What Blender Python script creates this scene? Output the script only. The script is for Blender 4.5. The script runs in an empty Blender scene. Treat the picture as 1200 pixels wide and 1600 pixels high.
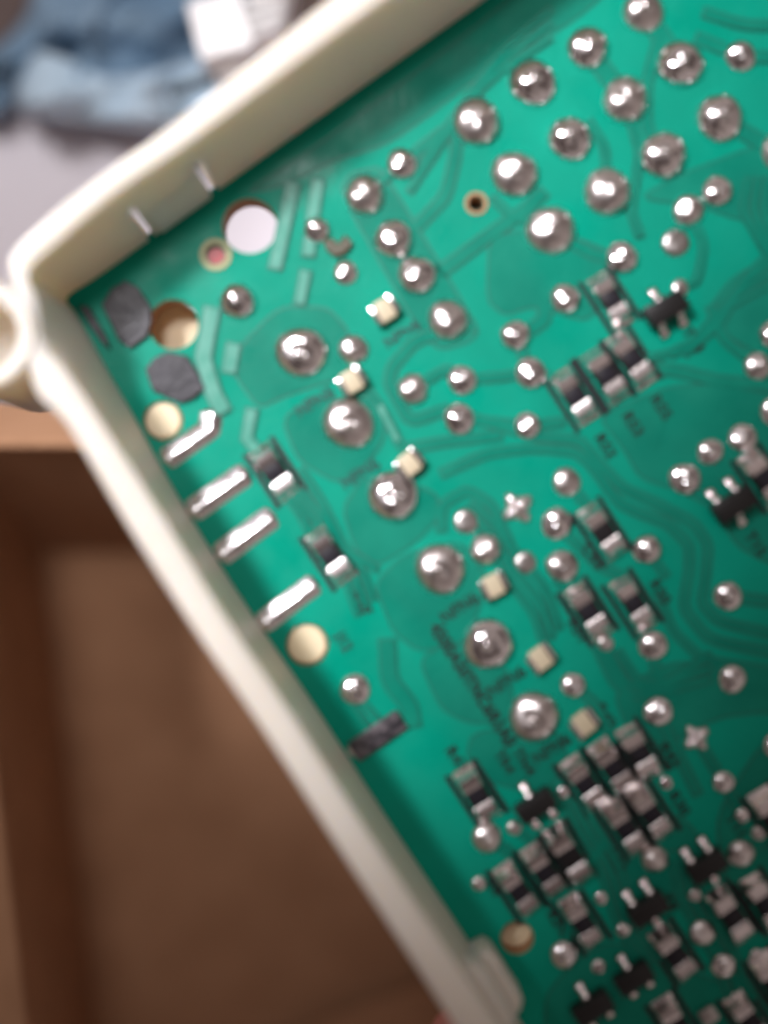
import bpy, bmesh, math, random
from mathutils import Vector, Matrix
random.seed(7)
scene = bpy.context.scene
scene.unit_settings.scale_length = 0.01      # one unit is one centimetre
S = 0.0033                                   # centimetres per photo pixel on the board plane
D = 1800.0                                   # camera height above the board, in the same pixels

# ------------------------------------------------------------------ camera, world, lamps, exposure
cam = bpy.data.cameras.new('camera'); camo = bpy.data.objects.new('camera', cam)
scene.collection.objects.link(camo); scene.camera = camo
camo.location = (0, 0, D*S)
cam.sensor_fit = 'VERTICAL'; cam.sensor_height = 24.0
cam.lens = 24.0*D/1600.0
cam.clip_start = 0.05; cam.clip_end = 500
cam.dof.use_dof = True
cam.dof.focus_distance = (D+195)*S
APER = 132*S                                 # aperture diameter in scene units
cam.dof.aperture_fstop = (cam.lens/1000.0)/APER

world = bpy.data.worlds.new('World'); scene.world = world; world.use_nodes = True
wn = world.node_tree; wn.nodes.clear()
wo = wn.nodes.new('ShaderNodeOutputWorld'); wb = wn.nodes.new('ShaderNodeBackground')
tc = wn.nodes.new('ShaderNodeTexCoord'); nz = wn.nodes.new('ShaderNodeTexNoise'); rp = wn.nodes.new('ShaderNodeValToRGB')
nz.inputs['Scale'].default_value = 1.15; nz.inputs['Detail'].default_value = 1.0
wn.links.new(tc.outputs['Generated'], nz.inputs['Vector']); wn.links.new(nz.outputs['Fac'], rp.inputs['Fac'])
e = rp.color_ramp.elements
e[0].position = .38; e[0].color = (.13, .085, .078, 1); e[1].position = .6; e[1].color = (.95, .78, .73, 1)
wn.links.new(rp.outputs['Color'], wb.inputs['Color']); wb.inputs['Strength'].default_value = 0.42
wn.links.new(wb.outputs[0], wo.inputs[0])

def area(name, px, py, z, tx, ty, sx, sy, power, col, spread=180):
    l = bpy.data.lights.new(name, 'AREA'); l.shape = 'RECTANGLE'; l.size = sx; l.size_y = sy
    l.energy = power; l.color = col; l.spread = math.radians(spread)
    o = bpy.data.objects.new(name, l); scene.collection.objects.link(o)
    o.location = ((px-600)*S, (800-py)*S, z*S)
    t = Vector(((tx-600)*S, (800-ty)*S, 0))
    o.rotation_euler = (t-o.location).to_track_quat('-Z', 'Y').to_euler()
    return o
area('window_light', -1300, -700, 2300, 170, 190, 5.4, 5.4, 140, (.98, .95, 1.0), 13)
area('ceiling_light', -500, -1500, 5000, -720, -900, 4.5, 4.5, 310, (1.0, .96, .98), 60)
scene.view_settings.view_transform = 'Standard'; scene.view_settings.look = 'None'
scene.view_settings.exposure = -0.1; scene.view_settings.gamma = 1.0
scene.view_settings.use_curve_mapping = False

# ------------------------------------------------------------------ materials
def mat(name, col, rough=.5, metal=0, noise=0, nscale=4, bump=0, bscale=20, col2=None, coat=0, sss=0, spec=None, rvar=0):
    m = bpy.data.materials.new(name); m.use_nodes = True
    n = m.node_tree; b = n.nodes['Principled BSDF']
    b.inputs['Roughness'].default_value = rough; b.inputs['Metallic'].default_value = metal
    b.inputs['Base Color'].default_value = (*col, 1)
    b.inputs['Coat Weight'].default_value = coat; b.inputs['Coat Roughness'].default_value = .15
    if spec is not None: b.inputs['Specular IOR Level'].default_value = spec
    if sss:
        b.inputs['Subsurface Weight'].default_value = sss
        b.inputs['Subsurface Radius'].default_value = (1.0, .72, .42); b.inputs['Subsurface Scale'].default_value = .35
    t = n.nodes.new('ShaderNodeTexCoord')
    if rvar:
        z = n.nodes.new('ShaderNodeTexNoise'); z.inputs['Scale'].default_value = 2.6; z.inputs['Detail'].default_value = 6
        q = n.nodes.new('ShaderNodeMapRange'); q.inputs['From Min'].default_value = .35; q.inputs['From Max'].default_value = .65
        q.inputs['To Min'].default_value = rough-rvar; q.inputs['To Max'].default_value = rough+rvar
        n.links.new(t.outputs['Object'], z.inputs['Vector']); n.links.new(z.outputs['Fac'], q.inputs['Value']); n.links.new(q.outputs['Result'], b.inputs['Roughness'])
    if col2 is not None:
        z = n.nodes.new('ShaderNodeTexNoise'); z.inputs['Scale'].default_value = nscale; z.inputs['Detail'].default_value = 4
        r = n.nodes.new('ShaderNodeValToRGB'); r.color_ramp.elements[0].position = .35; r.color_ramp.elements[1].position = .68
        r.color_ramp.elements[0].color = (*col, 1); r.color_ramp.elements[1].color = (*col2, 1)
        n.links.new(t.outputs['Object'], z.inputs['Vector']); n.links.new(z.outputs['Fac'], r.inputs['Fac'])
        n.links.new(r.outputs['Color'], b.inputs['Base Color'])
    if bump:
        z = n.nodes.new('ShaderNodeTexNoise'); z.inputs['Scale'].default_value = bscale; z.inputs['Detail'].default_value = 3
        u = n.nodes.new('ShaderNodeBump'); u.inputs['Strength'].default_value = bump; u.inputs['Distance'].default_value = .02
        n.links.new(t.outputs['Object'], z.inputs['Vector']); n.links.new(z.outputs['Fac'], u.inputs['Height'])
        n.links.new(u.outputs['Normal'], b.inputs['Normal'])
    return m
M = {
 'mask': mat('green_solder_mask', (0, .262, .172), .45, col2=(0, .312, .208), nscale=1.6, bump=.12, bscale=34, spec=.14, rvar=.22),
 'copper': mat('masked_copper', (.002, .190, .127), .42, col2=(.006, .232, .154), nscale=3.5, bump=.10, bscale=30, spec=.14, rvar=.2),
 'edge_shade': mat('shaded_mask_edge', (.001, .145, .098), .45),  # dark outline: bevel shading and thinner mask at copper edges, as colour
 'shiny': mat('tinned_trace', (.03, .27, .19), .42, col2=(.08, .33, .25), nscale=9, bump=.2, bscale=24),
 'laminate': mat('tan_laminate', (.42, .24, .12), .7),
 'solder': mat('solder', (.78, .74, .73), .20, metal=1, bump=.02, bscale=4),
 'dull_solder': mat('dull_solder', (.50, .47, .45), .36, metal=1, bump=.08, bscale=7),
 'chip': mat('chip_body', (.014, .012, .013), .4, bump=.1, bscale=30, spec=.3),
 'glass_chip': mat('chip_glaze', (.018, .016, .022), .35, spec=.3),
 'black': mat('black_plastic', (.008, .007, .007), .42),
 'ink': mat('black_ink', (.002, .012, .011), .55),
 'inkgrey': mat('faded_ink', (.003, .06, .05), .55),
 'terminal': mat('tinned_terminal', (.80, .74, .73), .24, metal=1, bump=.22, bscale=6),
 'cap': mat('beige_ceramic', (.62, .53, .36), .45),
 'adhesive_shade': mat('adhesive_and_shade', (.012, .011, .016), .42, col2=(.026, .024, .032), nscale=10, bump=.25, bscale=18),  # also colours the painted shade strip at the board corner
 'streak': mat('mottled_adhesive', (.012, .011, .015), .36, col2=(.14, .12, .13), nscale=22, bump=.5, bscale=24),
 'cream': mat('cream_plastic', (.76, .70, .61), .40, col2=(.72, .655, .56), nscale=2.2, bump=.10, bscale=14, sss=.45),
 'post': mat('ivory_plastic', (.86, .72, .47), .45, sss=.1),
 'pad': mat('pad_solder', (.76, .73, .73), .24, metal=1, bump=.22, bscale=7),
 'solder2': mat('satin_solder', (.70, .65, .63), .28, metal=1, bump=.05, bscale=5),
 'solder3': mat('bright_solder', (.80, .77, .77), .15, metal=1, bump=.02, bscale=4),
 'ring': mat('bare_pad', (.42, .40, .20), .5),
 'red': mat('red_lacquer', (.55, .05, .06), .35),
 'flux': mat('flux_brown', (.07, .06, .03), .35, bump=.3),
 'card': mat('cardboard', (.38, .20, .105), .85, col2=(.44, .24, .13), nscale=2.0, bump=.12, bscale=5),
 'table': mat('white_laminate', (.78, .74, .79), .5, col2=(.81, .77, .82), nscale=.6),
 'wood': mat('brown_wood', (.085, .05, .042), .6, col2=(.12, .075, .06), nscale=1.2),
 'lblue': mat('light_blue_cloth', (.54, .72, .86), .9, col2=(.60, .77, .90), nscale=1.6, bump=.4, bscale=6),
 'shaded_blue': mat('shaded_blue_cloth', (.17, .29, .42), .9, col2=(.27, .40, .53), nscale=.8, bump=.4, bscale=5),  # shade on the same blue cloth, put into a darker colour
 'white': mat('white_plastic', (.86, .85, .84), .45),
 'dark': mat('dark_slate', (.03, .045, .06), .6),
 'skin': mat('skin', (.50, .17, .14), .5, col2=(.58, .24, .19), nscale=3, bump=.1, bscale=12, sss=.2),
 'nail': mat('nail', (.62, .34, .30), .3),
}
C = scene.collection
def P(px, py, z=0.0):
    """the point at height z (in pixels) that the camera sees at photo pixel (px, py)"""
    k = (D-z)/D
    return Vector(((px-600)*k*S, (800-py)*k*S, z*S))
def obj(name, mesh, m=None, parent=None, smooth=False, ang=None):
    if isinstance(mesh, bmesh.types.BMesh):
        me = bpy.data.meshes.new(name); mesh.to_mesh(me); mesh.free(); mesh = me
    if m is not None:
        for mm in (m if isinstance(m, (list, tuple)) else [m]): mesh.materials.append(mm)
    if smooth:
        mesh.polygons.foreach_set('use_smooth', [True]*len(mesh.polygons))
        if ang: mesh.set_sharp_from_angle(angle=math.radians(ang))
    o = bpy.data.objects.new(name, mesh); C.objects.link(o); o.parent = parent
    return o
def thing(o, label, cat, group=None, kind=None):
    o['label'] = label; o['category'] = cat
    if group: o['group'] = group
    if kind: o['kind'] = kind
    return o
def empty(name, loc, label, cat):
    o = bpy.data.objects.new(name, None); C.objects.link(o); o.location = loc; o.empty_display_size = .3
    return thing(o, label, cat)
def bake(o):
    dg = bpy.context.evaluated_depsgraph_get(); dg.update()
    me = bpy.data.meshes.new_from_object(o.evaluated_get(dg), depsgraph=dg)
    return me
def plate(loops, z0, z1, bevel=0.0, res=1, grow=0.0):
    """filled flat shape with holes, extruded between heights; loops in photo pixels on the board plane"""
    cu = bpy.data.curves.new('t', 'CURVE'); cu.dimensions = '2D'; cu.fill_mode = 'BOTH'
    cu.extrude = (z1-z0)*S/2 - bevel*S; cu.bevel_depth = bevel*S; cu.bevel_resolution = res; cu.offset = (grow-bevel)*S
    for lp in loops:
        s = cu.splines.new('POLY'); s.points.add(len(lp)-1); s.use_cyclic_u = True
        for i, (x, y) in enumerate(lp): s.points[i].co = ((x-600)*S, (800-y)*S, 0, 1)
    o = bpy.data.objects.new('t', cu); C.objects.link(o)
    me = bake(o); bpy.data.objects.remove(o)
    me.transform(Matrix.Translation((0, 0, (z0+z1)/2*S)))
    return me
def circle(x, y, r, n=40, ry=None, rot=0):
    ry = ry or r; c, s = math.cos(rot), math.sin(rot)
    return [(x+c*r*math.cos(a)-s*ry*math.sin(a), y+s*r*math.cos(a)+c*ry*math.sin(a)) for a in [2*math.pi*i/n for i in range(n)]]
def catmull(pts, n=6, closed=False):
    out = []; m = len(pts)
    rng = range(m) if closed else range(m-1)
    for i in rng:
        g = lambda k: Vector(pts[k % m]) if closed else Vector(pts[max(0, min(m-1, k))])
        p0, p1, p2, p3 = g(i-1), g(i), g(i+1), g(i+2)
        for j in range(n):
            t = j/n
            out.append(.5*((2*p1)+(-p0+p2)*t+(2*p0-5*p1+4*p2-p3)*t*t+(-p0+3*p1-3*p2+p3)*t**3))
    if not closed: out.append(Vector(pts[-1]))
    return out
def ribbon(pts, w, smooth=True):
    """outline of a track of width w along pts"""
    p = [Vector(q) for q in (chaikin(pts, False, .14) if smooth and len(pts) > 2 else pts)]
    L, R = [], []
    for i, q in enumerate(p):
        d = (p[min(i+1, len(p)-1)]-p[max(i-1, 0)]); d.normalize(); n = Vector((-d.y, d.x))
        L.append(tuple(q+n*w/2)); R.append(tuple(q-n*w/2))
    return L+R[::-1]
def grid_mesh(rows, closed=False):
    bm = bmesh.new(); V = [[bm.verts.new(p) for p in r] for r in rows]
    n = len(rows[0])
    for i in range(len(rows) if closed else len(rows)-1):
        a, b = V[i], V[(i+1) % len(rows)]
        for j in range(n-1):
            bm.faces.new((a[j], a[j+1], b[j+1], b[j]))
    return bm, V
U = Vector((.545, .838)); W = Vector((.838, -.545))         # the two directions of the parts layout, in pixels
ANG = -math.atan2(U.y, U.x)                                 # world angle of U

# ------------------------------------------------------------------ setting
def sheet(name, m, pts, z, thick, kind=None):
    bm = bmesh.new(); t = [bm.verts.new(P(x, y, z)) for x, y in pts]
    lo = [bm.verts.new(v.co-Vector((0, 0, thick*S))) for v in t]
    bm.faces.new(t[::-1]); bm.faces.new(lo)
    for i in range(len(t)):
        j = (i+1) % len(t); bm.faces.new((t[i], t[j], lo[j], lo[i]))
    bmesh.ops.recalc_face_normals(bm, faces=bm.faces)
    o = obj(name, bm, m)
    if kind: o['kind'] = kind
    return o
ZT = -1400
sheet('tabletop', M['wood'], [(-5200, -4200), (6400, -4200), (6400, 5800), (-5200, 5800)], ZT-30, 200, 'structure')
w_ = sheet('white_board', M['table'], [(-2400, 150), (520, 120), (900, 60), (2600, 300), (2600, 2900), (-2400, 2900)], ZT, 26)
thing(w_, 'smooth pale lavender white board lying on the brown table behind the housing corner', 'board')

# ------------------------------------------------------------------ cardboard box
box = empty('cardboard_box', P(600, 1300, ZT), 'open brown cardboard box seen from above, empty and shaded inside', 'cardboard box')
RZ = -700; FZ = -1360
rim = [(-75, 690), (78, 1960), (1900, 1960), (1900, 700)]
flo = [(58, 858), (165, 1760), (1500, 1760), (1500, 858)]
def wallpanel(name, i):
    j = (i+1) % 4; T = 16*S
    a, b = P(*rim[i], RZ), P(*rim[j], RZ); c, d = P(*flo[j], FZ), P(*flo[i], FZ)
    n = (b-a).cross(d-a).normalized(); cen = P(900, 1300, -1100)
    if n.dot(cen-a) > 0: n = -n
    bm = bmesh.new(); N = 10
    for s in (0, 1):
        pass
    rows = []
    for k in range(N+1):
        t = k/N; e0 = a.lerp(d, t); e1 = b.lerp(c, t)
        rows.append([e0.lerp(e1, q/N) for q in range(N+1)])
    bm, V = grid_mesh(rows)
    bmesh.ops.recalc_face_normals(bm, faces=bm.faces)
    o = obj(name, bm, M['card'], box)
    s = o.modifiers.new('s', 'SOLIDIFY'); s.thickness = T; s.offset = 0
    return o
for i in range(4): wallpanel('side_panel', i)
fl = sheet('base_panel', M['card'], flo, FZ, 14); fl.parent = box
fl.matrix_parent_inverse = Matrix.Translation(-box.location)
def flap(name, pts):
    bm = bmesh.new(); v = [bm.verts.new(P(*p)) for p in pts]; bm.faces.new(v)
    bmesh.ops.recalc_face_normals(bm, faces=bm.faces)
    o = obj(name, bm, M['card'], box); s = o.modifiers.new('s', 'SOLIDIFY'); s.thickness = 16*S; s.offset = -1
    b = o.modifiers.new('b', 'BEVEL'); b.width = .012; b.segments = 2
    o.matrix_parent_inverse = Matrix.Translation(-box.location); return o
flap('top_flap', [(-75, 700, RZ+6), (1900, 705, RZ+6), (1900, 632, RZ-260), (-110, 632, RZ-260)])
flap('top_flap', [(-68, 700, RZ+6), (82, 1960, RZ+6), (-260, 1990, RZ-120), (-330, 690, RZ-120)])
flap('inner_flap', [(390, 1640, FZ+60), (672, 1530, FZ+90), (1300, 1290, FZ+200), (1460, 1760, FZ+220), (420, 1760, FZ+60)])
for o in box.children:
    if o.name.startswith('side_panel'): o.matrix_parent_inverse = Matrix.Translation(-box.location)

# ------------------------------------------------------------------ things on the table behind
def soft_sheet(name, m, outline, z, h, seed, amp, label, cat):
    xs = [p[0] for p in outline]; ys = [p[1] for p in outline]
    x0, x1, y0, y1 = min(xs), max(xs), min(ys), max(ys)
    from mathutils import noise
    cx = sum(xs)/len(xs); cy = sum(ys)/len(ys)
    ring = [Vector(p) for p in catmull([tuple(p) for p in outline], 5, True)]
    bm = bmesh.new(); K = 12; rows = []
    for k in range(K+1):
        t = k/K; r = []
        for q in ring:
            p = Vector((cx, cy)).lerp(q, t)
            zz = z + h*(1-t**5) + amp*noise.noise(Vector((p.x/90, p.y/60, seed)))*(1-t**6) + amp*.6*noise.noise(Vector((p.x/35+p.y/60, p.y/90, seed+3)))*(1-t**6)
            r.append(P(p.x, p.y, zz))
        r.append(r[0].copy()); rows.append(r)
    bm, V = grid_mesh(rows); bmesh.ops.remove_doubles(bm, verts=bm.verts, dist=1e-4)
    bmesh.ops.recalc_face_normals(bm, faces=bm.faces)
    o = obj(name, bm, m, smooth=True); s = o.modifiers.new('s', 'SOLIDIFY'); s.thickness = .02
    return thing(o, label, cat)
soft_sheet('cloth', M['shaded_blue'], [(-260, 190), (-60, 105), (45, 20), (75, -160), (300, -220), (420, -120), (375, 60), (370, 170), (250, 165), (100, 150), (20, 172), (-60, 200)], ZT+8, 150, 2, 190,
           'shaded part of the crumpled blue cloth, coloured darker, behind its light fold', 'cloth')
soft_sheet('cloth', M['lblue'], [(22, 160), (42, 92), (78, 80), (160, 118), (240, 112), (310, 95), (400, 120), (400, 215), (300, 212), (180, 196), (90, 186)], ZT+150, 110, 5, 110,
           'light blue cloth fold lying in front of its darker shaded part', 'cloth')
def boxmesh(bm, c, ax, ay, az):
    """box given centre and three half-axis vectors"""
    vs = []
    for i in (-1, 1):
        for j in (-1, 1):
            for k in (-1, 1): vs.append(bm.verts.new(c+ax*i+ay*j+az*k))
    for f in ((0, 1, 3, 2), (4, 6, 7, 5), (0, 4, 5, 1), (2, 3, 7, 6), (0, 2, 6, 4), (1, 5, 7, 3)):
        bm.faces.new([vs[q] for q in f])
def add_bevel(o, w, s=2):
    b = o.modifiers.new('b', 'BEVEL'); b.width = w; b.segments = s; b.limit_method = 'ANGLE'
con = empty('plug_connector', P(370, 70, ZT+330), 'white ribbed plastic plug connector lying on the blue cloth', 'connector')
def cbox(name, m, px, py, z, hx, hy, hz, rot=0, parent=con, bev=.03):
    bm = bmesh.new(); k = (D-z)/D*S
    c, s = math.cos(rot), math.sin(rot)
    boxmesh(bm, P(px, py, z)-parent.location, Vector((c, s, 0))*hx*k, Vector((-s, c, 0))*hy*k, Vector((0, 0, hz*S)))
    bmesh.ops.recalc_face_normals(bm, faces=bm.faces)
    o = obj(name, bm, m, parent); add_bevel(o, bev); return o
cbox('housing_block', M['white'], 352, 62, ZT+360, 42, 46, 90, .25)
cbox('plug_nose', M['white'], 362, 112, ZT+330, 24, 22, 60, .25)
for i in range(6): cbox('rib', M['white'], 414+3*i, 66-19*i, ZT+370, 34, 5.5, 70, .3)
cbox('back_plate', M['white'], 412, 12, ZT+330, 22, 58, 60, .2)
bm = bmesh.new(); a, b = P(268, 146, ZT+330), P(352, 116, ZT+345)
d_ = (b-a).normalized(); bmesh.ops.create_cone(bm, cap_ends=True, segments=20, radius1=.045, radius2=.06, depth=(b-a).length)
o = obj('cable_stub', bm, M['dark'], smooth=True, ang=40); o.location = (a+b)/2; o.rotation_euler = d_.to_track_quat('Z', 'Y').to_euler()
thing(o, 'short dark cable end lying on the light blue cloth', 'cable')

# ------------------------------------------------------------------ plastic housing
hous = empty('plastic_housing', P(600, 800, -110), 'cream plastic housing frame with raised rim and a screw ear at its corner', 'housing')
HZ = 170
st = [  # board-level inner edge, top inner edge, top outer edge, all in photo pixels
 ((900, -102), (845, -180), (810, -228)),
 ((600, 112), (546, 36), (514, -6)),
 ((355, 287), (303, 216), (280, 182)),
 ((240, 370), (186, 297), (164, 266)),
 ((150, 434), (92, 376), (68, 342)),
 ((105, 465), (44, 424), (14, 402)),
 ((118, 488), (56, 470), (26, 468)),
 ((140, 525), (68, 538), (38, 542)),
 ((168, 578), (102, 582), (56, 618)),
 ((208, 648), (152, 652), (104, 668)),
 ((280, 778), (246, 796), (196, 822)),
 ((380, 938), (346, 957), (300, 984)),
 ((490, 1100), (457, 1120), (412, 1148)),
 ((610, 1286), (578, 1307), (532, 1335)),
 ((732, 1470), (701, 1491), (653, 1520)),
 ((830, 1620), (800, 1641), (750, 1672)),
 ((1180, 2150), (1146, 2180), (1100, 2210)),
]
far = []
def off(b, n):   # remaining sides of the frame, out of the picture
    b = Vector(b); n = Vector(n); return (tuple(b), tuple(b+n*60), tuple(b+n*108))
far += [off((1210, 2195), (-.3, .95)), off((3000, 1120), (.95, .3)), off((2100, -960), (.6, -.8)), off((2060, -990), (.2, -.98)), ]
def dense(st):
    B = catmull([s[0] for s in st], 5); I = catmull([s[1] for s in st], 5); O = catmull([s[2] for s in st], 5)
    return list(zip(B, I, O))
path = dense(st)+[tuple(Vector(q) for q in f) for f in far]
rows = []
for B, I, O in path:
    b0 = P(B.x, B.y, 0); i0 = P(I.x, I.y, HZ); o0 = P(O.x, O.y, HZ)
    i0.z = 0; o0.z = 0
    L = lambda t: b0.lerp(i0, t)
    def at(p, z): q = p.copy(); q.z = z*S; return q
    rows.append([at(b0, -110), at(b0, 0), at(L(.14), 45), at(L(.46), 118), at(L(.74), 152), at(L(.90), 165), at(i0, 171),
                 at(i0.lerp(o0, .45), 175), at(i0.lerp(o0, .86), 172), at(i0.lerp(o0, .97), 164), at(o0, 148), at(o0, -110)])
for r in rows: r.append(r[0].copy())
bm, V = grid_mesh(rows, closed=True)
bmesh.ops.remove_doubles(bm, verts=bm.verts, dist=1e-5); bmesh.ops.recalc_face_normals(bm, faces=bm.faces)
print('RIMVOL', bm.calc_volume(signed=True))
if bm.calc_volume(signed=True) < 0: bmesh.ops.reverse_faces(bm, faces=bm.faces)
rail = obj('rim', bm, M['cream'])
# clip slots cut through the wall of the upper rail
cut = bmesh.new()
for (x0, y0, x1, y1, wd, zt) in ((334, 300, 292, 244, 17, 118), (240, 375, 178, 322, 11, 118)):
    a = P(x0, y0, 0); n = Vector((-.58, .814, 0)); t = Vector((.814, .58, 0))
    c = a+n*40*S; c.z = (zt/2-70)*S
    boxmesh(cut, c, t*wd/2*S, n*95*S, Vector((0, 0, (zt/2+70)*S)))
bmesh.ops.recalc_face_normals(cut, faces=cut.faces)
print('CUTVOL', cut.calc_volume(signed=True))
co = obj('cut', cut)
bo = rail.modifiers.new('b', 'BOOLEAN'); bo.object = co; bo.operation = 'DIFFERENCE'; bo.solver = 'EXACT'; bo.use_self = True
me = bake(rail); rail.modifiers.clear(); rail.data = me; bpy.data.objects.remove(co)
me.polygons.foreach_set('use_smooth', [True]*len(me.polygons)); me.set_sharp_from_angle(angle=math.radians(42))
def under(o, par):
    o.parent = par; o.matrix_parent_inverse = Matrix.Translation(-par.location); return o
under(rail, hous)
# screw ear
def lathe(prof, n=48):
    bm = bmesh.new(); R = []
    for r, z in prof:
        R.append([bm.verts.new((r*math.cos(2*math.pi*k/n), r*math.sin(2*math.pi*k/n), z)) for k in range(n)] if r > 1e-6 else [bm.verts.new((0, 0, z))])
    for a, b in zip(R, R[1:]):
        for k in range(n):
            q = (k+1) % n
            if len(a) == 1: bm.faces.new((a[0], b[k], b[q]))
            elif len(b) == 1: bm.faces.new((a[k], b[0], a[q]))
            else: bm.faces.new((a[k], b[k], b[q], a[q]))
    bmesh.ops.recalc_face_normals(bm, faces=bm.faces); return bm
kk = (D-HZ)/D*S
ear = obj('screw_ear', lathe([(0, 60*S), (54*kk, 60*S), (56*kk, 62*S), (58*kk, 168*S), (62*kk, 179*S), (80*kk, 180*S), (87*kk, 172*S), (90*kk, 150*S), (94*kk, -110*S), (0, -110*S)]), M['cream'], smooth=True, ang=50)
ear.location = P(-28, 524, HZ); ear.location.z = 0; under(ear, hous)
# retaining clip on the lower rail
clip = obj('retaining_clip', plate([[(728, 1470), (752, 1458), (764, 1464), (808, 1532), (804, 1548), (790, 1566), (800, 1592), (760, 1600)]], 4, 74, 5), M['cream'], smooth=True, ang=40); under(clip, hous)
clip2 = obj('retaining_clip', plate([[(700, 1485), (722, 1455), (742, 1462), (790, 1540), (770, 1580)]], 60, 128, 6), M['cream'], smooth=True, ang=40); under(clip2, hous)
# snap tongue between the two slots
bm = bmesh.new(); vs = []
for (x, y) in ((250, 363), (331, 305)):
    for (dx, dy, z) in ((-14, -20, 4), (3, 5, 4), (-1, -2, 60), (-14, -20, 128), (-34, -48, 128)): vs.append(bm.verts.new(P(x, y, 0)+Vector((dx*S, -dy*S, z*S))))
bm.faces.new(vs[:5]); bm.faces.new(vs[5:][::-1])
for i in range(5): bm.faces.new((vs[i], vs[(i+1) % 5], vs[5+(i+1) % 5], vs[5+i]))
bmesh.ops.recalc_face_normals(bm, faces=bm.faces); bmesh.ops.bevel(bm, geom=list(bm.edges), offset=3*S, segments=2, affect='EDGES')
tong = obj('snap_tongue', bm, M['cream'], smooth=True, ang=40); under(tong, hous)
def post(x, y, r, z, name='locating_post'):
    k = (D-z)/D*S
    o = obj(name, lathe([(0, z*S), (r*.9*k, z*S), (r*k, (z-4)*S), (r*k, -110*S), (0, -110*S)]), M['post'], smooth=True, ang=40)
    p = P(x, y, z); o.location = (p.x, p.y, 0); return under(o, hous)
post(255, 657, 29, -4); post(480, 1007, 31, -4); post(271, 520, 46, -62); post(808, 1470, 30, -34)

# ------------------------------------------------------------------ circuit board
board = empty('circuit_board', P(600, 800, -48), 'green circuit board, solder side up, crowded with silver joints and tiny chips', 'circuit board')
holes = [(390, 353, 43), (271, 507, 39), (808, 1465, 26), (337, 398, 15), (744, 318, 12), (255, 657, 31), (480, 1007, 33)]
outer = [(97, 460), (598, 105), (900, -110), (2055, -985), (2990, 1120), (1205, 2190), (1175, 2150), (830, 1625), (730, 1475), (485, 1105), (275, 783), (163, 582)]
bme = plate([outer]+[circle(x, y, r) for x, y, r in holes], -48, 0)
bo_ = obj('laminate', bme, None); me = bo_.data
me.materials.clear(); me.materials.append(M['mask']); me.materials.append(M['laminate'])
for p in me.polygons: p.material_index = 0 if p.normal.z > .5 else 1
def onb(o, label=None):
    under(o, board)
    if label: o['label'] = label
    return o
onb(bo_)

Z1 = 1.3; NC = 0
def copper(loop, z=Z1, m='copper', name='copper_area', step=True):
    global NC
    NC += 1
    a = plate([loop], 0.15, z+NC*.02, .35, 1); g = plate([loop], .1, z*.55+NC*.01, 0, 1, 2.8)  # g: wider dark rim painting the edge shade around the copper
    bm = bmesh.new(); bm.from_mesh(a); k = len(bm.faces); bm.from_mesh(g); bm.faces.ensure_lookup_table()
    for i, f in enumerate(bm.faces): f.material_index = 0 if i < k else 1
    o = onb(obj(name, bm, [M[m], M['edge_shade']]))
    return o
def chaikin(pts, closed=True, k=.16, it=2):
    for _ in range(it):
        o = []; m = len(pts)
        for i in range(m if closed else m-1):
            a, b = Vector(pts[i]), Vector(pts[(i+1) % m]); o += [tuple(a.lerp(b, k)), tuple(a.lerp(b, 1-k))]
        if not closed: o = [tuple(pts[0])]+o[1:-1]+[tuple(pts[-1])]
        pts = o
    return pts
def smooth_poly(pts): return chaikin(pts)
areas = [
 [(532, 300), (548, 272), (590, 262), (606, 282), (748, 515), (737, 532), (692, 546), (664, 530)],
 [(385, 300), (480, 240), (610, 145), (760, 30), (880, -70), (1000, -60), (900, 30), (760, 110), (640, 200), (600, 225), (520, 250), (440, 290)],
 [(765, 372), (820, 360), (900, 372), (965, 400), (960, 450), (945, 474), (915, 500), (870, 488), (830, 478), (790, 492), (762, 470)],
 [(935, 650), (1040, 606), (1120, 600), (1320, 640), (1320, 900), (1200, 880), (1150, 850), (1120, 795), (1060, 765), (1000, 745), (975, 700)],
 [(374, 544), (436, 481), (511, 481), (545, 519), (546, 585), (442, 619), (405, 637), (367, 585)],
 [(442, 656), (486, 624), (595, 622), (602, 687), (555, 746), (524, 752), (467, 719)],
 [(536, 794), (572, 742), (680, 768), (688, 806), (649, 846), (592, 883), (556, 858)],
 [(586, 912), (630, 868), (720, 846), (760, 900), (745, 960), (720, 1005), (655, 1017), (615, 987)],
 [(655, 1031), (705, 1004), (790, 1040), (802, 1100), (790, 1130), (730, 1128), (690, 1106)],
 [(738, 1148), (800, 1135), (868, 1140), (890, 1190), (850, 1240), (765, 1222), (730, 1185)],
 [(960, 1080), (1060, 1030), (1320, 1060), (1320, 1140), (1200, 1110), (1120, 1120), (1040, 1165), (980, 1140)],
 [(1120, 1270), (1200, 1150), (1340, 1140), (1340, 1420), (1220, 1400), (1130, 1380)],
 [(850, 1560), (900, 1500), (960, 1470), (1080, 1520), (1200, 1560), (1250, 1720), (980, 1760), (860, 1700)],
 [(1000, 310), (1090, 320), (1160, 345), (1210, 330), (1340, 270), (1340, 180), (1180, 230), (1060, 275)],
 [(1110, 480), (1150, 430), (1260, 380), (1320, 420), (1320, 560), (1200, 560), (1130, 520)],
 [(930, 1290), (1060, 1270), (1110, 1330), (1080, 1400), (960, 1400), (915, 1345)],
]
for a in areas: copper(smooth_poly(a) if len(a) > 0 else a)
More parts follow.
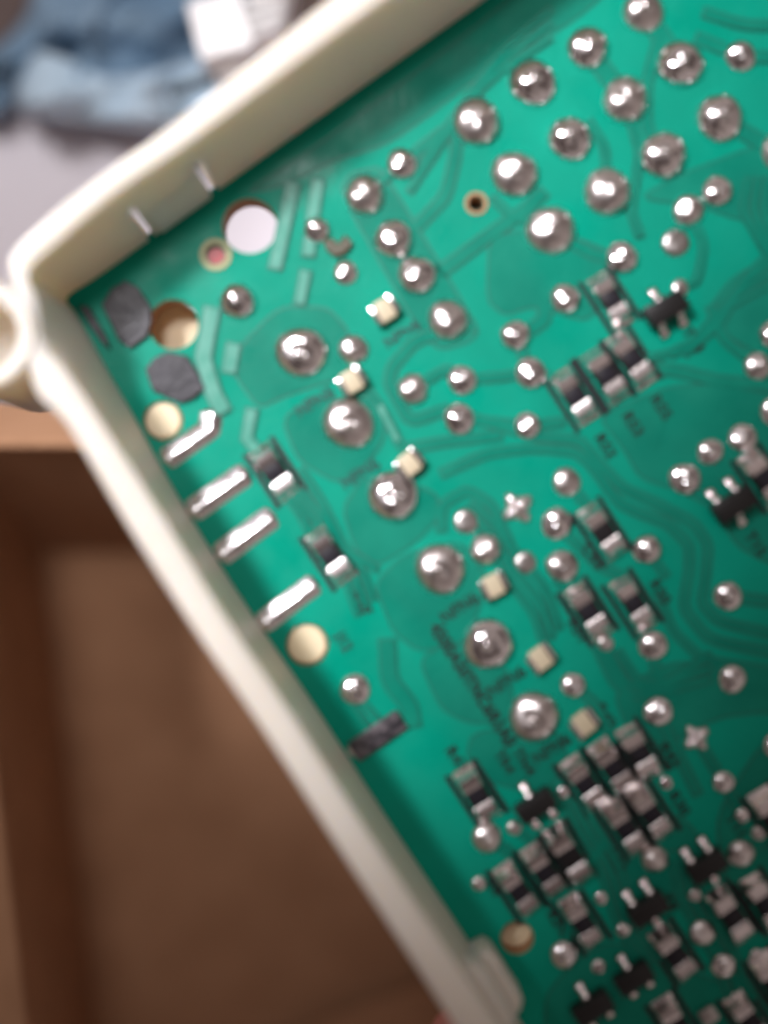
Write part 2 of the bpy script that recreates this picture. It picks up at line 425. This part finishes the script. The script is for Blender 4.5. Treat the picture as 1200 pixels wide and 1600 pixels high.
traces = [
 (12, [(690, 740), (762, 708), (840, 700), (900, 706), (925, 728), (967, 787), (1000, 802), (1042, 817), (1076, 850), (1078, 883), (1067, 950), (1108, 1000), (1230, 1024)]),
 (12, [(745, 655), (837, 683), (905, 687), (937, 725), (971, 762), (1025, 787), (1083, 817), (1106, 850), (1102, 904), (1096, 942), (1121, 971), (1230, 996)]),
 (9, [(1030, 930), (1050, 985), (1096, 1030), (1230, 1052)]),
 (14, [(640, 700), (700, 690), (783, 680)]),
 (16, [(716, 180), (712, 243), (697, 307), (651, 355)]),
 (18, [(690, 424), (773, 362), (820, 330), (850, 300)]),
 (15, [(700, 640), (640, 660), (608, 600), (613, 573), (650, 531), (741, 509)]),
 (18, [(848, 470), (852, 500), (805, 530)]),
 (16, [(997, 573), (1060, 580), (1120, 596), (1230, 605)]),
 (14, [(1040, 620), (1020, 700)]),
 (26, [(918, 75), (977, 156)]),
 (26, [(1005, 18), (1063, 100)]),
 (22, [(1124, 185), (1215, 238)]),
 (24, [(605, 1000), (608, 1062), (640, 1102), (645, 1135)]),
 (5, [(563, 1092), (596, 1128)]), (5, [(552, 1098), (578, 1134)]),
 (12, [(690, 830), (690, 790), (730, 765), (770, 790), (800, 860)]),
 (12, [(870, 905), (930, 990), (960, 1050), (1000, 1130)]),
 (12, [(1015, 1015), (1030, 1060), (1060, 1100)]),
 (10, [(878, 884), (920, 930)]), (12, [(870, 818), (930, 880), (990, 910)]),
 (12, [(885, 753), (935, 810)]), (10, [(1010, 858), (1040, 900)]),
 (14, [(805, 524), (829, 583)]), (12, [(722, 594), (780, 590), (829, 583), (900, 600)]),
 (12, [(717, 655), (824, 665), (880, 660)]), (12, [(1028, 1112), (1060, 1180), (1090, 1240)]),
 (12, [(760, 1308), (810, 1340), (870, 1400)]), (10, [(803, 1293), (850, 1330)]),
 (12, [(1088, 1153), (1130, 1222), (1160, 1273)]), (14, [(1137, 931), (1200, 940)]),
 (9, [(560, 595), (600, 640), (628, 700), (660, 740)]),
 (10, [(442, 770), (470, 800), (486, 838)]), (10, [(470, 735), (500, 780), (540, 860), (590, 890)]),
 (14, [(860, 361), (930, 400), (972, 402)]), (14, [(1055, 380), (1075, 329), (1120, 299)]),
 (14, [(835, 1255), (870, 1230)]), (14, [(1022, 1341), (1072, 1334)]), (14, [(948, 1310), (900, 1380), (880, 1491)]),
 (12, [(1157, 1333), (1220, 1300)]), (12, [(1097, 1457), (1130, 1508), (1180, 1560)]),
 (12, [(895, 1070), (930, 1100), (960, 1160)]),
 (16, [(1088, 60), (1157, 88), (1240, 92)]), (14, [(1100, 20), (1160, 40), (1240, 42)]),
 (14, [(1030, 60), (1010, 130), (1010, 200), (1036, 243)]),
 (14, [(628, 256), (700, 200), (744, 190)]),
 (12, [(1183, 572), (1130, 530), (1110, 480)]),
]
for k in range(4):
    traces.append((8, [(1010+k*20, 560-k*2), (1075+k*18, 545-k*14), (1120+k*14, 490-k*18), (1230, 430-k*20)]))
for k in range(3):
    traces.append((8, [(640+k*9, 300-k*22), (690+k*9, 225-k*20), (760+k*6, 128-k*16), (860, 60-k*22)]))
    traces.append((8, [(716+k*13, 800-k*8), (745+k*12, 830-k*7), (790+k*10, 900-k*16), (835+k*8, 960-k*22), (850+k*12, 1010-k*14)]))
    traces.append((9, [(930+k*18, 1010+k*4), (960+k*18, 1070-k*2), (1000+k*16, 1090-k*10), (1110, 1060-k*18)]))
    traces.append((8, [(880+k*15, 1250), (905+k*15, 1300), (940+k*15, 1360), (965+k*15, 1450), (1000+k*15, 1500)]))
    traces.append((8, [(1140+k*16, 1560), (1120+k*16, 1500), (1060+k*18, 1400), (1050+k*20, 1330)]))
    traces.append((8, [(440+k*13, 760), (468+k*12, 800-k*3), (500+k*13, 850-k*5), (540+k*13, 905-k*8), (560+k*12, 960-k*12)]))
    traces.append((9, [(1170+k*14, 280), (1160+k*16, 330), (1200+k*8, 400)]))
traces += [(10, [(920, 190), (945, 230), (948, 300)]), (10, [(985, 190), (1000, 240), (985, 330), (1000, 370)]), (9, [(770, 310), (800, 340), (860, 361)]),
 (12, [(570, 305), (628, 256)]), (11, [(645, 608), (700, 575), (722, 594)]), (9, [(1075, 329), (1100, 380), (1090, 440), (1062, 450)])]
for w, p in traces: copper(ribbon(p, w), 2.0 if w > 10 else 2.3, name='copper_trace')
shiny = [(19, [(458, 288), (444, 355), (430, 420)]), (17, [(497, 282), (488, 345), (482, 400)]), (15, [(478, 425), (468, 475)]),
 (24, [(332, 482), (318, 560), (334, 615), (350, 645)]), (20, [(366, 538), (358, 582)]), (17, [(394, 640), (386, 685), (408, 712)]), (9, [(593, 634), (622, 690)])]
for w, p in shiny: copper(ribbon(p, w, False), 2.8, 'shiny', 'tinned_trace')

# rings and small marks
def disc(x, y, r, z0, z1, m, name, ri=0):
    return onb(obj(name, plate([circle(x, y, r)]+([circle(x, y, ri)] if ri else []), z0, z1), M[m]))
disc(337, 398, 25, 0.2, 1.8, 'ring', 'bare_pad', 17)
disc(337, 400, 14, -20, -8, 'red', 'red_peg')
disc(744, 318, 18, .2, 1.8, 'laminate', 'bare_pad', 13)
disc(744, 318, 11, -44, -36, 'flux', 'filled_hole')
for c in ([(160, 477), (176, 452), (197, 440), (217, 450), (237, 480), (238, 503), (231, 527), (205, 545), (187, 533)],
          [(228, 577), (242, 560), (263, 550), (293, 557), (310, 583), (321, 607), (303, 624), (284, 631), (262, 622), (240, 612)],
          [(124, 478), (140, 480), (166, 525), (175, 548), (160, 536), (140, 508)]):  # last outline is painted corner shade beside the rim, not adhesive
    onb(obj('adhesive_and_shade_patch', plate([c], .2, 7, 2, 2), M['adhesive_shade'], smooth=True, ang=35))
onb(obj('adhesive_and_shade_patch', plate([ribbon([(552, 1175), (628, 1122)], 34, False)], .2, 9, 3, 2), M['streak'], smooth=True, ang=35), 'long dark rough strip')
o = onb(obj('flux_blob', plate([[(505, 378), (518, 372), (528, 382), (540, 368), (552, 382), (540, 398), (524, 404), (510, 392)]], .2, 8, 3, 2), M['flux'], smooth=True))

# ------------------------------------------------------------------ silkscreen
def text(s, x, y, size, ang, m='ink', z=2.8, sx=1.0, bold=.0014):
    cu = bpy.data.curves.new('t', 'FONT'); cu.body = s; cu.size = size*S; cu.align_x = 'CENTER'; cu.align_y = 'CENTER'; cu.offset = bold
    cu.extrude = .2*S; cu.space_character = 1.05
    o = bpy.data.objects.new('t', cu); C.objects.link(o); me = bake(o); bpy.data.objects.remove(o)
    me.transform(Matrix.Diagonal((sx, 1, 1, 1)))
    o = obj('printed_text', me, M[m]); o.location = P(x, y, 0)+Vector((0, 0, z*S)); o.rotation_euler = (0, 0, ang)
    return onb(o)
AV = math.atan2(.545, .838)           # reading direction along W
for (x, y) in ((492, 628), (563, 741), (718, 950), (791, 1065), (862, 1170)): text('NFN6', x, y, 27, AV, 'inkgrey' if y < 800 else 'ink', sx=.95)
text('NFN6', 628, 522, 24, AV, 'inkgrey')
text('4500A50TNC6R1A0', 738, 1070, 28, ANG, 'ink', sx=.90, bold=.0028)
text('TN4', 818, 1190, 24, ANG); text('TR4', 788, 1190, 22, ANG)
for (s, x, y) in (('R52', 945, 697), ('R53', 988, 663), ('R55', 1032, 637), ('T14', 1082, 532), ('R57', 563, 943), ('R56', 474, 806), ('R51', 902, 985),
                  ('R50', 1030, 925), ('T15', 1180, 850), ('C44', 925, 870), ('R42', 945, 1118), ('R43', 1045, 1180), ('R47', 712, 1185), ('R4', 770, 1385),
                  ('R39', 870, 1440), ('R33', 960, 1345), ('T11', 1150, 1290), ('R21', 1020, 1480), ('R18', 1120, 1410), ('T9', 1045, 1410), ('R30', 1060, 1255), ('R9', 1165, 1400)):
    text(s, x, y, 25, ANG)
text('J12', 536, 1003, 24, ANG, 'inkgrey')

# ------------------------------------------------------------------ solder joints
def joint_mesh(kind, seed):
    rnd = random.Random(seed); n = 64
    if kind == 'ring': prof = [(1.03, 0), (1.01, .10), (.96, .22), (.86, .33), (.72, .42), (.56, .48), (.42, .51), (.32, .51), (.24, .47), (.16, .45), (0, .45)]
    elif kind == 'flat': prof = [(1.02, 0), (.98, .10), (.88, .22), (.70, .30), (.5, .33), (.25, .33), (0, .33)]
    else: prof = [(1.03, 0), (1.0, .14), (.92, .34), (.76, .52), (.56, .64), (.36, .70), (.18, .74), (0, .75)]
    if kind == 'ring': prof = [(t*1.02, .54*(1-t**2.6)**.62-.07*math.exp(-(t/.2)**2)) for t in (1, .9985, .994, .985, .97, .95, .925, .9, .86, .82, .75, .67, .58, .49, .4, .31, .22, .13, .06)]+[(0, .47)]
    elif kind == 'dome': prof = [(t*1.02, .66*(1-t**2.2)**.6) for t in (1, .9985, .994, .985, .97, .95, .925, .9, .86, .82, .75, .67, .58, .49, .4, .31, .22, .13, .06)]+[(0, .66)]
    ph = [rnd.uniform(0, 6.28) for _ in range(4)]; tx, ty = rnd.uniform(-.10, .10), rnd.uniform(-.10, .10)
    bm = bmesh.new(); R = []
    for r, z in prof:
        if r == 0: R.append([bm.verts.new((tx*z, ty*z, z))]); continue
        row = []
        for k in range(n):
            a = 2*math.pi*k/n
            f = 1+.022*math.sin(2*a+ph[0])+.018*math.sin(3*a+ph[1])
            g = z*(1+.10*math.sin(a+ph[2])+.06*math.sin(2*a+ph[3]))
            row.append(bm.verts.new((r*f*math.cos(a)+tx*z, r*f*math.sin(a)+ty*z, g)))
        R.append(row)
    for a, b in zip(R, R[1:]):
        for k in range(n):
            q = (k+1) % n
            bm.faces.new((a[k], a[q], b[q], b[k]) if len(b) > 1 else (a[k], a[q], b[0]))
    me = bpy.data.meshes.new('solder_joint'); bm.to_mesh(me); bm.free()
    me.polygons.foreach_set('use_smooth', [True]*len(me.polygons)); me.materials.append(M['solder'])
    return me
JM = {k: [joint_mesh(k, i*13+5) for i in range(6)] for k in ('ring', 'dome', 'flat')}
def pin_mesh():
    bm = lathe([(0, .66), (.09, .66), (.13, .61), (.15, .30), (0, .30)], 16)
    for v in bm.verts: v.co.y *= 1.5
    me = bpy.data.meshes.new('pin'); bm.to_mesh(me); bm.free(); me.materials.append(M['terminal'])
    me.polygons.foreach_set('use_smooth', [True]*len(me.polygons)); return me
PM = pin_mesh()
def joint(x, y, r, kind='dome', pin=False, dull=False, h=1.0):
    me = random.choice(JM[kind])
    q = random.random(); mm = 'dull_solder' if dull else 'solder2' if q < .4 else 'solder3' if q < .62 else 'solder'
    if mm != 'solder': me = me.copy(); me.materials[0] = M[mm]
    o = bpy.data.objects.new('solder_joint', me); C.objects.link(o)
    o.location = P(x, y, 0)+Vector((0, 0, .5*S)); o.rotation_euler = (0, 0, random.uniform(0, 6.28)); o.scale = (r*S*.98, r*S*.98, r*S*h)
    onb(o)
    if pin:
        p = bpy.data.objects.new('pin', PM); C.objects.link(p); p.parent = o
        p.location = (random.uniform(-.1, .1), random.uniform(-.1, .1), 0 if kind == 'ring' else .10)
    return o
for (x, y, r) in ((470, 550, 42), (544, 662, 42), (614, 774, 42), (687, 889, 41), (762, 1006, 41), (834, 1119, 40)): joint(x, y, r, 'ring', True)
for (x, y, r) in ((1005, 18, 34), (918, 75, 34), (832, 131, 38), (744, 190, 38), (1063, 100, 38), (977, 156, 37), (890, 217, 36), (803, 272, 37),
                  (1124, 185, 38), (1036, 243, 38), (948, 300, 38), (860, 361, 39), (1222, 238, 34)): joint(x, y, r, 'dome', True, h=.95)
for (x, y, r) in ((570, 305, 32), (614, 374, 32), (651, 430, 32), (700, 500, 33), (371, 471, 29)): joint(x, y, r, 'dome', True)
for (x, y, r) in ((628, 256, 25), (495, 360, 21), (540, 426, 20), (552, 546, 24), (645, 608, 25), (722, 594, 24), (717, 655, 26), (824, 665, 22), (805, 524, 25),
    (829, 583, 26), (883, 467, 25), (972, 402, 26), (1075, 329, 25), (1120, 299, 25), (1157, 88, 25), (885, 753, 23), (870, 818, 26), (878, 884, 26),
    (758, 858, 25), (1010, 858, 24), (1020, 1008, 24), (895, 1070, 21), (1137, 931, 24), (1144, 1060, 24), (1028, 1112, 24), (1130, 1222, 18), (555, 1077, 25),
    (760, 1308, 24), (1070, 748, 26), (1109, 706, 22), (1160, 684, 24), (1183, 572, 22), (1208, 522, 24), (1210, 643, 24), (1022, 1341, 22), (1157, 1333, 22),
    (881, 1491, 23), (1097, 1457, 21), (1130, 1508, 21), (1213, 1165, 22)): joint(x, y, r, 'dome', random.random() < .5, h=random.uniform(.75, 1.0))
for (x, y, r) in ((1055, 380, 22), (820, 879, 18), (728, 815, 20)): joint(x, y, r, 'flat', dull=True)
for (x, y, r) in ((946, 1005, 13), (803, 1293, 12), (748, 1380, 12), (1062, 450, 14), (1160, 1273, 12), (1185, 1301, 12), (1040, 1223, 11), (880, 1237, 11),
    (939, 1403, 11), (1085, 1398, 11), (974, 1452, 12), (935, 1510, 12), (1182, 1493, 12)): joint(x, y, r, 'flat', h=1.3)
# joints whose clipped lead sticks out as a cross
def star(x, y, r):
    bm = bmesh.new(); n = 40; rows = []
    for t, z in ((1, 0), (.96, .12), (.8, .3), (.5, .42), (.2, .46)):
        rows.append([Vector((t*(1+.22*math.cos(4*a))*math.cos(a), t*(1+.22*math.cos(4*a))*math.sin(a), z*(1+.25*math.cos(4*a)))) for a in [2*math.pi*k/n for k in range(n+1)]])
    bm, V = grid_mesh(rows); bmesh.ops.remove_doubles(bm, verts=bm.verts, dist=1e-4)
    bmesh.ops.holes_fill(bm, edges=[e for e in bm.edges if e.is_boundary and e.verts[0].co.z > .3], sides=0)
    bmesh.ops.recalc_face_normals(bm, faces=bm.faces)
    o = obj('solder_joint', bm, M['terminal'], smooth=True, ang=50); o.location = P(x, y, .5); o.scale = (r*S, r*S, r*S*.9); o.rotation_euler = (0, 0, ANG+.1)
    onb(o, 'four pointed star shaped solder joint')
star(808, 793, 24); star(1088, 1153, 20)

# long tinned pads along the rim
def bar(pts, w, h=.25):
    p = [P(x, y, 0) for x, y in pts]; seg = []
    for a, b in zip(p, p[1:]):
        m = max(2, int((b-a).length/(5*S)))
        seg += [a.lerp(b, i/m) for i in range(m)]
    seg.append(p[-1]); rows = []; N = len(seg); total = sum((b-a).length for a, b in zip(seg, seg[1:])); acc = 0
    for i, q in enumerate(seg):
        if i: acc += (seg[i]-seg[i-1]).length
        d = (seg[min(i+2, N-1)]-seg[max(i-2, 0)]).normalized(); n = Vector((-d.y, d.x, 0))
        e = min(acc, total-acc)/(w*.30*S); f = math.sqrt(max(0.0, 1-(1-min(1, e))**2))*.97+.03
        wob = 1+.03*math.sin(i*1.3)+.02*math.sin(i*2.9)
        r = []
        for k in range(25):
            a = math.pi*k/24
            c = math.cos(a); zz = (1-c)/1.15 if c > -.15 else (1+c)/.85
            zz = max(0, min(1, zz))**.9; zz = zz-.10*zz**6+.10*math.sin(i*.37+len(pts))*(1-c*c)
            r.append(q+n*c*w/2*S*f+Vector((0, 0, (.5+zz*w*h*f*wob)*S)))
        rows.append(r)
    bm, V = grid_mesh(rows); bmesh.ops.recalc_face_normals(bm, faces=bm.faces)
    for f in bm.faces:
        pass
    return onb(obj('tinned_pad', bm, M['pad'], smooth=True))
bar([(254, 722), (328, 670), (331, 638)], 35); bar([(294, 803), (390, 736)], 38); bar([(338, 872), (431, 803)], 38); bar([(404, 979), (497, 908)], 35)
bar([(545, 1180), (562, 1166)], 22)

# ------------------------------------------------------------------ chips
def rbox(bm, cx, cy, z0, z1, lx, ly):
    """box in local pixels: x along U, y along W"""
    boxmesh(bm, Vector((cx*S, cy*S, (z0+z1)/2*S)), Vector((lx/2*S, 0, 0)), Vector((0, ly/2*S, 0)), Vector((0, 0, (z1-z0)/2*S)))
def mk(name, parts, m, parent, bev=1.5):
    bm = bmesh.new()
    for p in parts: rbox(bm, *p)
    bmesh.ops.recalc_face_normals(bm, faces=bm.faces)
    if bev: bmesh.ops.bevel(bm, geom=list(bm.edges), offset=bev*S, segments=2, affect='EDGES', profile=.6)
    return obj(name, bm, m, parent, smooth=True, ang=35)
def terminal_mesh(L, Wd, sgn):
    """solder end cap: metal band plus a sloping fillet outward"""
    bm = bmesh.new(); a = L/2-26; b = L/2-6; c = L/2+4; h = 17; w = Wd/2; rows = []
    prof = [(a, .5), (a, h+1), (a+3, h+2.2), (b-1, h+1.8), (b+1, h-1), (b+4, h*.55), (c, 3), (c+3, .5)]
    for j, t in enumerate((-1, -.85, 0, .85, 1)):
        k = .72 if abs(t) == 1 else 1
        rows.append([Vector((x*S*sgn, t*w*S*(1 if abs(t) < 1 else 1.03), z*k*S)) for x, z in prof])
    bm, V = grid_mesh(rows)
    bmesh.ops.holes_fill(bm, edges=[e for e in bm.edges if e.is_boundary], sides=0)
    bmesh.ops.recalc_face_normals(bm, faces=bm.faces)
    return bm
def chip_resistor(L=80, Wd=36, body='chip', glaze=True):
    r = mk('chip_resistor', [(0, 0, .5, 17, L-24, Wd-3)], M[body], None)
    if glaze: mk('glaze', [(0, 0, 16.5, 18.6, L-56, Wd-14)], M['glass_chip'], r, .6)
    for s in (-1, 1): obj('terminal', terminal_mesh(L, Wd, s), M['terminal'], r, smooth=True, ang=45)
    return r
def outline_mesh(L, Wd):
    bm = bmesh.new()
    for s in (-1, 1):
        rbox(bm, 0, s*Wd/2, 2.4, 2.9, L, 7.5)
    return bm
protos = {'std': chip_resistor(), 'plain': chip_resistor(glaze=False)}
protos['brown'] = chip_resistor(body='chip', glaze=False)
def place(proto, x, y, rot=0, sc=1.0, zs=1.0):
    c = proto.copy(); C.objects.link(c); c.location = P(x, y, 0)+Vector((0, 0, 2*S)); c.rotation_euler = (random.uniform(-.06, .06), random.uniform(-.05, .05), ANG+rot); c.scale = (sc, sc*random.uniform(.94, 1.04), sc*zs*random.uniform(.9, 1.15))
    for ch in proto.children:
        d = ch.copy(); C.objects.link(d); d.parent = c
    return onb(c)
res = [(430, 738), (517, 868), (953, 470), (985, 563), (945, 588), (897, 620), (918, 955), (988, 943), (745, 1240), (808, 1388), (850, 1358), (912, 1222), (957, 1197),
       (997, 1175), (975, 1291), (1015, 1268), (908, 1438), (1052, 1487), (1140, 1428), (1192, 1408), (1190, 748), (1205, 1275), (1056, 1598), (1168, 1590), (1206, 1530)]
outl = bpy.data.meshes.new('printed_outline'); b_ = outline_mesh(100, 50); b_.to_mesh(outl); b_.free(); outl.materials.append(M['ink'])
def outline(x, y):
    o = bpy.data.objects.new('printed_outline', outl); C.objects.link(o); o.location = P(x, y, 0); o.rotation_euler = (0, 0, ANG); onb(o)
for x, y in res:
    place(protos['std'], x, y, random.uniform(-.06, .06), random.uniform(.95, 1.02)); outline(x, y)
place(protos['plain'], 888, 1332, 0, 1.08, 1.5)['label'] = 'thick black chip without glaze'; outline(888, 1332)
place(protos['plain'], 940, 831, 0.03, .98, 1.3); outline(940, 831)
for p in protos.values():
    for ch in list(p.children): bpy.data.objects.remove(ch)
    bpy.data.objects.remove(p)
# small beige ceramic chips beside the large joints
def cap(x, y, rot=0, faded=False):
    c = mk('ceramic_capacitor', [(0, 0, .5, 16, 34, 26)], M['cap'], None, 3)
    for s in (-1, 1): mk('terminal', [(-2*s, s*16.5, .5, 17.5, 31, 9)], M['solder3'], c, 2.5)
    c.location = P(x, y, 0)+Vector((0, 0, 2*S)); c.rotation_euler = (0, 0, ANG+rot); onb(c)
for (x, y) in ((601, 487), (550, 597), (639, 725), (770, 914), (843, 1027), (910, 1128)): cap(x, y, random.uniform(-.12, .12))
mk_ = mk('solder_blob', [(0, 0, .5, 12, 26, 28)], M['dull_solder'], None, 5); mk_.location = P(1105, 1583, 1); mk_.rotation_euler = (0, 0, ANG); onb(mk_)
# three-legged transistors
def transistor(x, y, one_up, rot=0, sc=1.0):
    b = mk('transistor', [(0, 0, 4, 30, 34, 66)], M['black'], None, 4)
    def lead(cx, cy):
        s = 1 if cx > 0 else -1
        bm = bmesh.new(); rows = []
        for t in (-1, -.5, .5, 1):
            w = 6.5*t; dz = -2 if abs(t) == 1 else 0
            rows.append([Vector((s*q*S, (cy+w*(1.0 if q < 30 else 1.25))*S, (z+dz)*S)) for q, z in ((12, 18), (19, 18), (24, 13), (27, 8), (32, 8), (37, 5), (41, 1))])
        bm, V = grid_mesh(rows); bmesh.ops.recalc_face_normals(bm, faces=bm.faces)
        obj('lead', bm, M['terminal'], b, smooth=True).modifiers.new('s', 'SOLIDIFY').thickness = 2*S
    u = -1 if one_up else 1
    lead(u*1.0, 0)
    for s in (-1, 1): lead(-u*1.0, s*17)
    b.location = P(x, y, 0)+Vector((0, 0, 2*S)); b.rotation_euler = (0, 0, ANG+rot); b.scale = (sc, sc, sc); onb(b)
transistor(1035, 486, True, -.05); transistor(1140, 789, False); transistor(834, 1254, True, 0, .95); transistor(1099, 1347, False, 0, .95)
transistor(1008, 1413, False, 0, .95); transistor(922, 1566, True, 0, .95); transistor(986, 1520, True, 0, .9)
bpy.context.view_layer.update()

# ------------------------------------------------------------------ the hand that holds the housing from below
bm = bmesh.new(); skin = bm.verts.layers.skin.verify()
def sv(p, r):
    v = bm.verts.new(p); v[skin].radius = (r*S, r*S*.86); return v
palm = sv(Vector((750*S, -1750*S, -560*S)), 210); palm[skin].use_root = True
wrist = sv(Vector((1150*S, -2450*S, -760*S)), 180); arm = sv(Vector((1900*S, -3600*S, -1100*S)), 230)
bm.edges.new((palm, wrist)); bm.edges.new((wrist, arm))
def finger(base, mid, tip, r):
    prev = palm
    for i, (p, rr) in enumerate(((base, r*1.15), (mid, r*1.05), (tuple((a+b)/2 for a, b in zip(mid, tip)), r), (tip, r*.95))):
        v = sv(Vector(p)*S, rr); bm.edges.new((prev, v)); prev = v
finger((520, -1420, -500), (330, -1200, -420), (104, -930, -330), 66)
finger((680, -1380, -500), (560, -1010, -430), (470, -640, -345), 70)
finger((850, -1400, -500), (800, -1050, -430), (760, -700, -345), 66)
finger((1000, -1470, -510), (1020, -1180, -430), (1040, -900, -340), 56)
finger((450, -1750, -420), (150, -1560, -250), (-60, -1330, -110), 74)
hand = obj('person', bm, M['skin'], smooth=True)
hand.modifiers.new('k', 'SKIN').use_smooth_shade = True
s_ = hand.modifiers.new('s', 'SUBSURF'); s_.levels = 2; s_.render_levels = 2
thing(hand, 'bare hand holding the housing from below, one pink fingertip showing under the lower rail', 'person')
